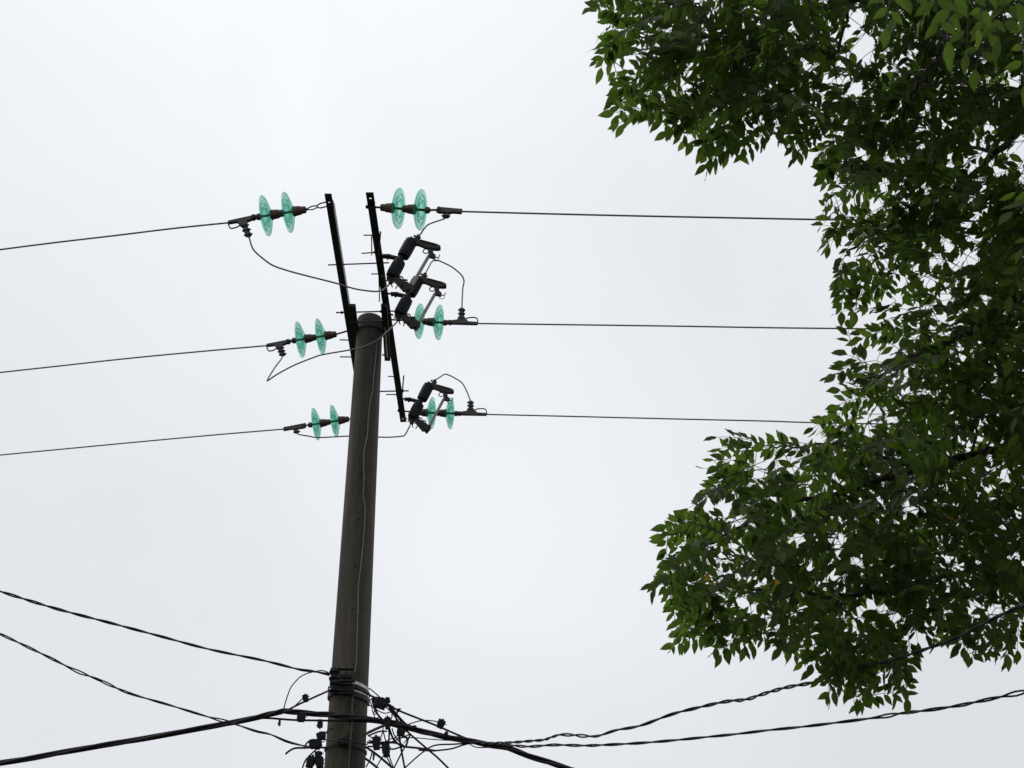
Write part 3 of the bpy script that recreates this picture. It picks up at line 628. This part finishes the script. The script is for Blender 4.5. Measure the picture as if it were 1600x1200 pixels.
CN = [
 (ZR, 280, 395, 165, 120, -20, 'largest black connector lump right of the pole just under the pale bands'),
 (ZR, 365, 355, 60, 70, 30, 'small connector on the upper right of the largest lump'),
 (ZR, 215, 350, 90, 60, -10, 'small connector between the pole and the largest lump'),
 (ZR, 405, 445, 50, 40, 20, 'tiny black clip on the right stay beside the largest lump'),
 (ZR, 500, 480, 52, 40, 20, 'tiny knob on the right stay one step further from the pole'),
 (ZR, 1030, 650, 90, 105, -25, 'lone square connector with a side tail on the right stay'),
 (ZR, 1095, 770, 40, 50, -30, 'tiny plug standing on the thick bundle below the lone square connector'),
 (ZR, 700, 690, 42, 40, 10, 'tiny plug on top of the bundle between pole and lone square connector'),
 (ZR, 365, 640, 75, 150, 5, 'upright pointed connector astride the thick bundle near the pole'),
 (ZR, 530, 755, 100, 90, -8, 'blocky connector hanging right below the thick bundle'),
 (ZR, 225, 890, 95, 160, 6, 'upper hanging connector close to the pole right edge'),
 (ZR, 345, 985, 95, 150, 12, 'lower hanging connector, a step right of its neighbour by the pole'),
 (ZR, 190, 1060, 24, 90, 0, 'thin dangling plug beside the pole at the bottom'),
 (ZL, 515, 475, 60, 75, 12, 'square connector on the short left stay'),
 (ZL, 470, 680, 85, 75, 0, 'connector under the bundle left of the pole, nearer the stay'),
 (ZL, 668, 738, 55, 85, 180, 'small connector hanging upside down close to the pole left edge'),
 (ZL, 245, 728, 26, 60, 180, 'tiny bent clip on the lower strand farthest left of the pole'),
 (ZL, 680, 868, 95, 75, 15, 'rounded connector at the left pole edge above the cut wire end'),
 (ZL, 620, 955, 130, 75, 10, 'widest connector left of the pole where the lower left cable ends'),
 (ZL, 650, 1058, 75, 55, 0, 'small connector in the bottom left cluster, top one'),
 (ZL, 570, 1140, 85, 120, -15, 'left connector of the bottom left cluster'),
 (ZL, 662, 1145, 85, 110, 10, 'right connector of the bottom left cluster touching the pole'),
 (ZL, 905, 930, 120, 60, 0, 'black lump tied on the front of the pole under the moss'),
]
for zf, x_, y_, w_, h_, an, lab in CN:
    connector(zf, x_, y_, w_, h_, an, lab, 7.67 if not 'tied on the front' in lab else 7.74, 3 if w_ > 80 else 2)

# ------------------------------------------------------------------ the tree
TRX, TRY = 3.05, 5.6
tree = empty('broadleaf_tree', (TRX, TRY, 0))
tag(tree, 'large dark green tree with feathery compound leaves hanging in from the right side', 'tree')
def Wp(x_, y_, z_): return Vector((x_, y_, z_))
trunk_pts = [Wp(TRX, TRY, 0), Wp(TRX+.04, TRY, 1.2), Wp(TRX-.02, TRY+.03, 2.4), Wp(TRX+.03, TRY, 3.6), Wp(TRX-.02, TRY, 4.8), Wp(TRX+.05, TRY+.05, 6.0), Wp(TRX, TRY, 7.2)]
tp = smooth_path(trunk_pts, 6); rs = [.15-.11*i/(len(tp)-1) for i in range(len(tp))]
b = MB().tube(tp, rs, 16); b.build('trunk', M['bark'], tree)
nodes = []
def limb(pts, r0, r1, jit=.02):
    p = smooth_path(pts, 8); p = [q+Vector(rng.normal(0, jit*.35, 3)) if 0 < i < len(p)-1 else q for i, q in enumerate(p)]
    r0 *= .55; r1 *= .6; n_ = len(p); MB().tube(p, [r0+(r1-r0)*i/(n_-1) for i in range(n_)], 9).build('limb', M['bark'], tree)
    for i, q in enumerate(p):
        px_, py_ = proj(q)
        nodes.append(q)
limb([Wp(TRX, TRY, 5.3), Zp(1640, 160, 6.3), Zp(1600, 196, 6.2), Zp(1555, 240, 6.1), Zp(1500, 290, 6.0), Zp(1440, 330, 6.1), Zp(1370, 360, 6.2), Zp(1320, 400, 6.2)], .045, .008)
limb([Wp(TRX, TRY, 6.1), Zp(1560, -110, 5.6), Zp(1510, -20, 5.3), Zp(1487, 40, 5.2), Zp(1463, 92, 5.2), Zp(1432, 140, 5.3), Zp(1410, 190, 5.4), Zp(1398, 260, 5.5)], .03, .006)
limb([Wp(TRX, TRY, 4.35), Zp(1650, 425, 6.0), Zp(1600, 456, 5.8), Zp(1555, 485, 5.7), Zp(1508, 522, 5.6), Zp(1450, 545, 5.7), Zp(1390, 580, 5.8), Zp(1330, 600, 5.9)], .036, .008)
limb([Zp(1600, 456, 5.8), Zp(1565, 510, 6.0), Zp(1540, 570, 6.0), Zp(1528, 660, 6.0), Zp(1512, 760, 5.9), Zp(1490, 850, 5.8)], .02, .007)
limb([Wp(TRX, TRY, 3.7), Zp(1680, 690, 6.1), Zp(1560, 700, 6.0), Zp(1430, 735, 5.9), Zp(1300, 770, 5.7), Zp(1200, 800, 5.6), Zp(1110, 850, 5.5)], .05, .007)
limb([Zp(1430, 735, 5.9), Zp(1340, 700, 5.8), Zp(1240, 700, 5.7), Zp(1160, 705, 5.6)], .015, .004)
limb([Wp(TRX, TRY, 3.4), Zp(1640, 860, 6.1), Zp(1520, 890, 6.0), Zp(1400, 920, 5.9), Zp(1280, 930, 5.7), Zp(1150, 920, 5.6)], .04, .006)
limb([Wp(TRX, TRY, 5.9), Zp(1620, -60, 6.3), Zp(1480, -60, 6.0), Zp(1330, 0, 5.9), Zp(1200, 40, 5.7), Zp(1080, 60, 5.5), Zp(990, 60, 5.4)], .05, .006)
limb([Zp(1330, 0, 5.9), Zp(1300, 90, 5.9), Zp(1250, 140, 5.8), Zp(1180, 160, 5.7)], .016, .004)
limb([Zp(1555, 240, 6.1), Zp(1480, 220, 6.4), Zp(1400, 230, 6.6), Zp(1330, 260, 6.6)], .018, .005)
limb([Wp(TRX, TRY, 4.9), Zp(1760, 150, 4.6), Zp(1700, -20, 3.7), Zp(1600, -70, 3.2), Zp(1480, -80, 3.0), Zp(1380, -60, 2.95)], .04, .006)
limb([Wp(TRX, TRY, 4.5), Zp(1780, 330, 4.4), Zp(1690, 280, 3.7), Zp(1640, 300, 3.4)], .03, .006)

POLY = [(880, -260), (905, 10), (925, 30), (945, 22), (935, 45), (918, 85), (925, 118), (945, 115), (960, 100), (975, 105), (965, 135), (945, 155), (948, 185), (958, 207), (975, 200), (985, 180), (1010, 185), (1022, 185), (1035, 220), (1050, 215), (1070, 233), (1085, 232), (1095, 250), (1098, 277), (1125, 262), (1140, 240), (1160, 256), (1180, 235), (1205, 215), (1225, 228), (1240, 260), (1262, 240), (1280, 262), (1278, 290), (1292, 300), (1290, 335), (1268, 352), (1285, 368), (1282, 395), (1300, 400), (1310, 420), (1300, 430), (1305, 455), (1302, 497), (1325, 502), (1340, 480), (1360, 470), (1378, 495), (1376, 512), (1345, 518), (1326, 515), (1335, 550), (1303, 543), (1320, 565), (1290, 580), (1282, 595), (1300, 600), (1300, 620), (1290, 650), (1272, 650), (1255, 680), (1225, 690), (1200, 686), (1170, 695), (1140, 690), (1118, 672), (1098, 688), (1108, 710), (1085, 735), (1095, 760), (1082, 787), (1100, 795), (1060, 800), (1035, 815), (1018, 842), (1045, 852), (1050, 870), (1030, 890), (1006, 922), (1030, 932), (1045, 925), (1060, 930), (1040, 955), (1055, 980), (1038, 1017), (1060, 1022), (1075, 1000), (1090, 1005), (1105, 1010), (1110, 1034), (1128, 1032), (1145, 1015), (1168, 1030), (1190, 1012), (1205, 1014), (1220, 1027), (1240, 1032), (1250, 1050), (1265, 1062), (1280, 1072), (1290, 1104), (1310, 1085), (1325, 1100), (1340, 1117), (1350, 1095), (1365, 1080), (1392, 1107), (1410, 1114), (1425, 1090), (1412, 1050), (1422, 1022), (1450, 1008), (1480, 1008), (1500, 1032), (1525, 1042), (1535, 1018), (1560, 1047), (1592, 1037), (1577, 1000), (1592, 972), (1640, 965), (1960, 940), (1960, -260)]
PA = np.array(POLY, float)
def inside(x_, y_):
    c = False; n_ = len(POLY); j = n_-1
    for i in range(n_):
        xi, yi = POLY[i]; xj, yj = POLY[j]
        if (yi > y_) != (yj > y_) and x_ < (xj-xi)*(y_-yi)/(yj-yi)+xi: c = not c
        j = i
    return c
def edge_dist(x_, y_):
    a = PA; b_ = np.roll(PA, -1, 0); ab = b_-a; ap = np.array([x_, y_])-a
    t_ = np.clip((ap*ab).sum(1)/((ab*ab).sum(1)+1e-9), 0, 1)
    return float(np.sqrt((((a+ab*t_[:, None])-np.array([x_, y_]))**2).sum(1).min()))
# clearings where the sky shows through the crown (bearing, radius)
HOLES = [(1342, 30, 13, 20), (1352, 75, 16, 26), (1338, 140, 14, 12), (1262, 105, 9, 8), (1240, 47, 8, 6), (1255, 195, 8, 14), (1345, 240, 12, 10), (1596, 225, 10, 16), (1585, 130, 10, 9), (1480, 380, 12, 9), (1515, 405, 16, 10), (1462, 405, 12, 7), (1450, 440, 12, 8), (1410, 440, 9, 8), (1395, 470, 14, 12),
         (1478, 465, 9, 12), (1540, 470, 8, 8), (1372, 320, 10, 7), (1380, 290, 8, 12), (1535, 240, 9, 8), (1560, 270, 8, 6), (1372, 522, 9, 10), (1347, 625, 13, 9), (1352, 555, 8, 7), (1395, 655, 12, 6), (1245, 842, 12, 12), (1340, 880, 12, 7), (1176, 955, 9, 14), (1160, 940, 7, 12), (1275, 1000, 9, 16), (1345, 955, 11, 12), (1378, 950, 10, 9), (1400, 965, 12, 6),
         (1180, 745, 9, 8), (1150, 820, 10, 9), (1085, 880, 7, 8), (1208, 780, 7, 6), (1338, 985, 10, 7), (1460, 985, 14, 8), (1480, 960, 12, 6), (1515, 945, 9, 8), (1425, 1000, 12, 6), (1552, 955, 10, 6), (1570, 745, 8, 10), (1100, 950, 7, 10), (1212, 1000, 5, 9), (1590, 870, 7, 8), (1300, 900, 6, 5), (1265, 890, 6, 5)]
HOLES += [(float(rng.uniform(1270, 1600)), float(rng.uniform(30, 520)), float(rng.uniform(3, 6)), float(rng.uniform(3, 6))) for _ in range(30)]
HOLES += [(float(rng.uniform(1120, 1600)), float(rng.uniform(700, 1000)), float(rng.uniform(2, 5)), float(rng.uniform(2, 5))) for _ in range(30)]
def in_hole(x_, y_, pad=0):
    for hx, hy, rx, ry in HOLES:
        if ((x_-hx)/(rx*.8+pad))**2 + ((y_-hy)/(ry*.8+pad))**2 < 1: return True
    return False

ST = [(0, 0), (.12, .42), (.28, .86), (.45, 1.0), (.62, .86), (.78, .52), (.90, .20), (1.0, 0)]
LV, LF, LS = [], [], []
def leaf(base, d, s, nrm, ln, wd, fold, curl, shade):
    o = len(LV); idx = []
    tw = rng.normal(0, .12)
    for i, (t_, w_) in enumerate(ST):
        c = base + d*(ln*t_) - nrm*(curl*ln*t_*t_) + s*(ln*tw*t_*t_*.5)
        if i in (0, len(ST)-1):
            idx.append((len(LV),)); LV.append(c[:]); LS.append(shade)
        else:
            k = wd/2*w_; lf = nrm*(fold*k); wv = nrm*(wd*.05*math.sin(i*2.3+shade*20))
            idx.append((len(LV), len(LV)+1, len(LV)+2))
            LV.append((c+s*k+lf+wv)[:]); LV.append(c[:]); LV.append((c-s*k+lf-wv)[:]); LS.extend([shade]*3)
    a, b_ = idx[0], idx[1]; LF.append((a[0], b_[0], b_[1])); LF.append((a[0], b_[1], b_[2]))
    for i in range(1, len(ST)-2):
        p, q = idx[i], idx[i+1]; LF.append((p[0], q[0], q[1], p[1])); LF.append((p[1], q[1], q[2], p[2]))
    p, q = idx[-2], idx[-1]; LF.append((p[0], q[0], p[1])); LF.append((p[1], q[0], p[2]))
RACH = MB(); bases = []
def spray(B, T_, lscale, strict=True, npair=None, shade0=None, gap=True, face=False, clear=0):
    """a pinnate leaf: arching rachis from B to T_, opposite leaflets and one at the tip"""
    d = T_-B; Ln = d.length; d.normalize()
    up = (Z3 - Y*.55).normalized(); up = up - d*up.dot(d)
    if face or up.length < .45: up = Vector((rng.normal()*.45, -1, -.45+rng.normal()*.3)); up = up-d*up.dot(d)
    up.normalize(); up = (up + Vector(rng.normal(0, .38, 3))); up = (up - d*up.dot(d)).normalized()
    s = d.cross(up).normalized()
    npair = npair or max(3, min(6, int(Ln/.043))); sag = Ln*rng.uniform(.04, .16)
    def at(t_): return B + d*(Ln*t_) + Z3*(sag*4*t_*(1-t_)*.6)
    todo = []; sh0 = rng.random() if shade0 is None else shade0
    for k in range(npair):
        t_ = .22 + .70*k/max(npair-.3, 1); p = at(t_)
        for g_ in (-1, 1):
            if rng.random() < .04: continue
            fwd = rng.uniform(.5, .85); dd = (s*g_ + d*fwd - Z3*rng.uniform(.05, .4) + Vector(rng.normal(0, .09, 3))).normalized()
            todo.append((p + d*float(rng.normal(0, .004)), dd, (.78+.22*math.sin(math.pi*(.2+.75*t_)))*rng.uniform(.85, 1.12), t_))
    todo.append((at(1), (d - Z3*.25 + Vector(rng.normal(0, .1, 3))).normalized(), rng.uniform(1.0, 1.2), 1.0))
    good = []; tmax = .3
    for p, dd, k, t_ in todo:
        ln = .073*lscale*k; tip = proj(p+dd*ln); mid = proj(p+dd*ln*.5)
        ok = inside(*tip) and (inside(*mid)) and not (gap and (in_hole(*mid, 3) or in_hole(*tip, 0)))
        if ok or not strict: good.append((p, dd, ln)); tmax = max(tmax, t_)
    if strict and len(good) < .45*len(todo): return False
    if strict and clear:
        for p, dd, ln in good:
            if edge_dist(*proj(p+dd*ln)) < clear: return False
    for p, dd, ln in good:
        nn = up + Vector(rng.normal(0, .19, 3)); nn = (nn - dd*nn.dot(dd))
        if nn.length < .1: continue
        nn.normalize(); ss = dd.cross(nn)
        sh = min(max(sh0*.6 + .4*rng.random(), 0), .98)
        if strict and rng.random() < .0004: sh = 1.0
        st = p + dd*(ln*.09)
        leaf(st, dd, ss, nn, ln, ln*rng.uniform(.37, .48), rng.uniform(.05, .45), rng.uniform(.02, .22), sh)
        if strict is False or rng.random() < .5: RACH.tube([p, st+dd*ln*.05], .0008, 4, False)
    RACH.tube([at(i/5*tmax) for i in range(6)], [.0016, .0015, .0013, .0012, .001, .0009], 5, False)
    bases.append(B); return True
EDGE = [((1040, 150), (1010, 178)), ((1105, 215), (1092, 240)), ((1300, 300), (1280, 345)), ((1310, 350), (1288, 392)), ((1320, 400), (1305, 445)), ((1355, 440), (1330, 500)), ((1400, 470), (1372, 495)), ((1330, 540), (1322, 500)), ((1300, 255), (1278, 280)), ((1030, 160), (1045, 208)), ((1185, 175), (1190, 235)), ((960, 20), (918, 14)), ((970, 70), (925, 75)), ((990, 140), (985, 180)),
        ((1240, 700), (1180, 695)), ((1160, 735), (1088, 778)), ((1150, 760), (1062, 800)), ((1100, 830), (1022, 845)), ((1120, 870), (1030, 900)), ((1105, 900), (1050, 935)), ((1190, 970), (1195, 1008)), ((1215, 985), (1216, 1020)), ((1255, 985), (1248, 1038)), ((1300, 1020), (1292, 1095)), ((1310, 1000), (1325, 1085)), ((1440, 970), (1452, 1004)), ((1475, 960), (1482, 1004)), ((1420, 990), (1422, 1060)), ((1595, 960), (1588, 1030)), ((1545, 960), (1535, 1015)), ((1360, 1000), (1350, 1090)), ((1380, 990), (1385, 1060)), ((1085, 930), (1080, 1000)), ((1100, 945), (1095, 1005)),
        ((985, 25), (925, 6)), ((1000, 20), (940, -20)), ((985, 60), (932, 100)), ((990, 130), (958, 192)), ((1000, 120), (955, 150)), ((1075, 165), (1040, 210)), ((1060, 170), (1072, 225)), ((1130, 190), (1105, 262)), ((1140, 190), (1128, 250)), ((1165, 195), (1162, 245)), ((1205, 160), (1220, 215)), ((1250, 190), (1240, 245)), ((1235, 150), (1260, 235)),
        ((1335, 430), (1308, 485)), ((1340, 425), (1335, 478)), ((1330, 570), (1292, 592)), ((1365, 575), (1312, 548)), ((1350, 610), (1300, 640)), ((1310, 655), (1265, 672)),
        ((1190, 695), (1108, 735)), ((1180, 700), (1112, 700)), ((1195, 720), (1098, 770)), ((1120, 800), (1030, 835)), ((1150, 810), (1050, 830)), ((1130, 848), (1018, 912)), ((1075, 945), (1048, 1008)), ((1090, 950), (1060, 990)), ((1120, 965), (1118, 1025)), ((1155, 960), (1165, 1020)), ((1160, 950), (1150, 1015)), ((1230, 975), (1232, 1022)),
        ((1275, 1000), (1265, 1052)), ((1290, 990), (1290, 1040)), ((1340, 1010), (1338, 1105)), ((1325, 1000), (1300, 1085)), ((1390, 1010), (1398, 1100)), ((1400, 1020), (1415, 1085)), ((1500, 980), (1510, 1028)), ((1520, 985), (1530, 1030)), ((1565, 975), (1575, 1035)), ((1560, 960), (1555, 1030)), ((1355, 985), (1365, 1070))]
for (bx, by), (tx, ty) in EDGE:
    z0 = rng.uniform(5.2, 5.7)
    ln = math.hypot(tx-bx, ty-by); tx -= (tx-bx)*17/ln; ty -= (ty-by)*17/ln
    spray(Zp(bx, by, z0), Zp(tx, ty, z0-rng.uniform(-.1, .12)), rng.uniform(.80, .98), strict=False, npair=max(3, min(7, int(ln/14))), gap=False, face=True)
A2 = [POLY[i] for i in range(1, len(POLY)-4)]
for (x0, y0), (x1, y1) in zip(A2, A2[1:]):
    sl = math.hypot(x1-x0, y1-y0); nn_ = max(1, int(sl/21+rng.random()))
    for q in range(nn_):
        t_ = (q+.5)/nn_; ex, ey = x0+(x1-x0)*t_, y0+(y1-y0)*t_
        nx, ny = (y1-y0)/sl, -(x1-x0)/sl
        if not inside(ex+nx*4, ey+ny*4): nx, ny = -nx, -ny
        vx, vy = nx*.7+.40+rng.normal(0, .18), ny*.7-.45+rng.normal(0, .18); vl = math.hypot(vx, vy)+1e-6; ln = rng.uniform(52, 95)
        tx, ty = ex+vx/vl*15, ey+vy/vl*15; bx, by = tx+vx/vl*ln, ty+vy/vl*ln
        if not inside(bx, by) or not inside(tx, ty): continue
        z0 = float(rng.uniform(5.15, 6.0))
        spray(Zp(bx, by, z0), Zp(tx, ty, z0-float(rng.uniform(-.1, .1))), float(rng.uniform(.66, .92)), strict=False, npair=max(3, min(6, int(ln/14))), gap=False, face=rng.random() < .8)
def depth_range(x_, y_):
    if y_ < 260 and x_ < 1290: return 5.0, 6.4
    if y_ > 660: return 5.3, 6.8
    return 5.4, 6.7
cnt = 0; tries = 0; TARGET = 2500
while cnt < TARGET and tries < 90000:
    tries += 1
    x_, y_ = float(rng.uniform(900, 1950)), float(rng.uniform(-250, 1110))
    if not inside(x_, y_): continue
    if (x_ > 1640 or y_ < -60) and rng.random() < .6: continue
    if in_hole(x_, y_, 3): continue
    lo, hi = depth_range(x_, y_); z0 = float(rng.uniform(lo, hi)); B = Zp(x_, y_, z0)
    ed = edge_dist(x_, y_)
    if ed < 36 and x_ < 1590 and rng.random() < .8: continue
    face_ = rng.random() < .35
    a = rng.uniform(0, 2*math.pi); dn = rng.uniform(.25, 1.3) if y_ > 620 or ed > 60 else rng.uniform(.1, 1.4)
    d = Vector((math.cos(a) - .35, math.sin(a)*.9 - .2, -dn)).normalized()
    Ln = rng.uniform(.16, .28)
    if ed < 45: Ln *= rng.uniform(.6, 1)
    if spray(B, B+d*Ln, float(rng.uniform(.84, 1.14)), True, clear=(26 if ed < 120 and x_ < 1600 and rng.random() < .85 else 0), face=face_): cnt += 1
LV_main = len(LV)
def flush(name):
    global LV, LF, LS
    me = bpy.data.meshes.new(name); org = wloc(tree)
    va = np.array(LV)-np.array(org); me.from_pydata(va.tolist(), [], LF)
    at = me.attributes.new('shade', 'FLOAT', 'POINT'); at.data.foreach_set('value', np.array(LS, dtype=np.float32))
    me.polygons.foreach_set('use_smooth', [True]*len(me.polygons)); me.materials.append(M['leaf']); me.update()
    o = bpy.data.objects.new(name, me); COL.objects.link(o); o.parent = tree
    LV, LF, LS = [], [], []; return o
flush('crown')
print('crown sprays', cnt, 'tries', tries, 'verts', LV_main)
# nearer foliage at the upper right corner: same leaves, closer to the eye
NEAR = [((1400, -60), (1385, 40), 2.9), ((1440, -70), (1400, 20), 3.0), ((1450, -50), (1475, 70), 2.9), ((1500, -60), (1480, 60), 2.8), ((1520, -40), (1510, 80), 3.0), ((1550, -60), (1530, 40), 2.9), ((1560, 10), (1525, 105), 3.1), ((1590, -30), (1560, 60), 3.0), ((1480, -30), (1440, 30), 3.1), ((1600, 20), (1600, 130), 3.2),
        ((1640, 310), (1585, 330), 3.3), ((1650, 330), (1600, 385), 3.4), ((1655, 290), (1590, 300), 3.5), ((1420, -80), (1440, -10), 3.0), ((1570, -80), (1590, 0), 2.9), ((1660, 60), (1620, 140), 3.2), ((1650, -40), (1640, 60), 3.1), ((1350, -90), (1370, -20), 3.1), ((1610, 380), (1580, 460), 4.2), ((1620, 520), (1580, 560), 4.4), ((1630, 600), (1590, 650), 4.4)]
for (bx, by), (tx, ty), z0 in NEAR:
    z0 += .7; spray(Zp(bx, by, z0), Zp(tx, ty, z0-.03), float(rng.uniform(.74, .95)), strict=False, npair=3, shade0=.85, face=rng.random() < .5)
flush('near_foliage')
# twigs joining every leaf stalk to the limbs
NA = np.array([q[:] for q in nodes]); BA = np.array([q[:] for q in bases])
dmin = np.array([np.sqrt(((NA-b_)**2).sum(1).min()) for b_ in BA]); order = np.argsort(dmin)
TW = MB(); cur = [NA]
allN = NA.copy()
buf = []
for i in order:
    b_ = BA[i]
    if len(buf) > 40: allN = np.vstack([allN, np.array(buf)]); buf = []
    d2 = ((allN-b_)**2).sum(1); j = int(d2.argmin()); best = allN[j]; bd = d2[j]
    for q in buf:
        e = ((q-b_)**2).sum()
        if e < bd: bd = e; best = q
    a = Vector(best); c = Vector(b_); dist = (c-a).length
    if dist < .004 or dist > .4: continue
    mp_ = proj((a+c)/2)
    mq_ = proj((a+c)/2 + Z3*(dist*.10))
    if dist > .05 and mq_[0] < 1600 and mq_[1] > 0 and not inside(*mq_): continue
    if dist > .04 and any(in_hole(*proj(a.lerp(c, f_)), 2) for f_ in (.25, .4, .6, .75)): continue
    if dist > .05 and (in_hole(*mp_, 2) or (mp_[0] < 1600 and mp_[1] > 0 and not inside(*mp_))): continue
    mid = (a+c)/2 + Z3*(dist*.10) + Vector(rng.normal(0, dist*.05, 3)); pts = smooth_path([a, mid, c], 3)
    r_ = min(.0013+dist*.004, .0035); TW.tube(pts, [r_+(.0012-r_)*k/(len(pts)-1) for k in range(len(pts))], 5, False)
    for q in pts[1:]: buf.append(np.array(q[:]))
tw = TW.build('twigs', M['twig'], tree); tw['kind'] = 'stuff'
rc = RACH.build('leaf_stalks', M['twig'], tree); rc['kind'] = 'stuff'
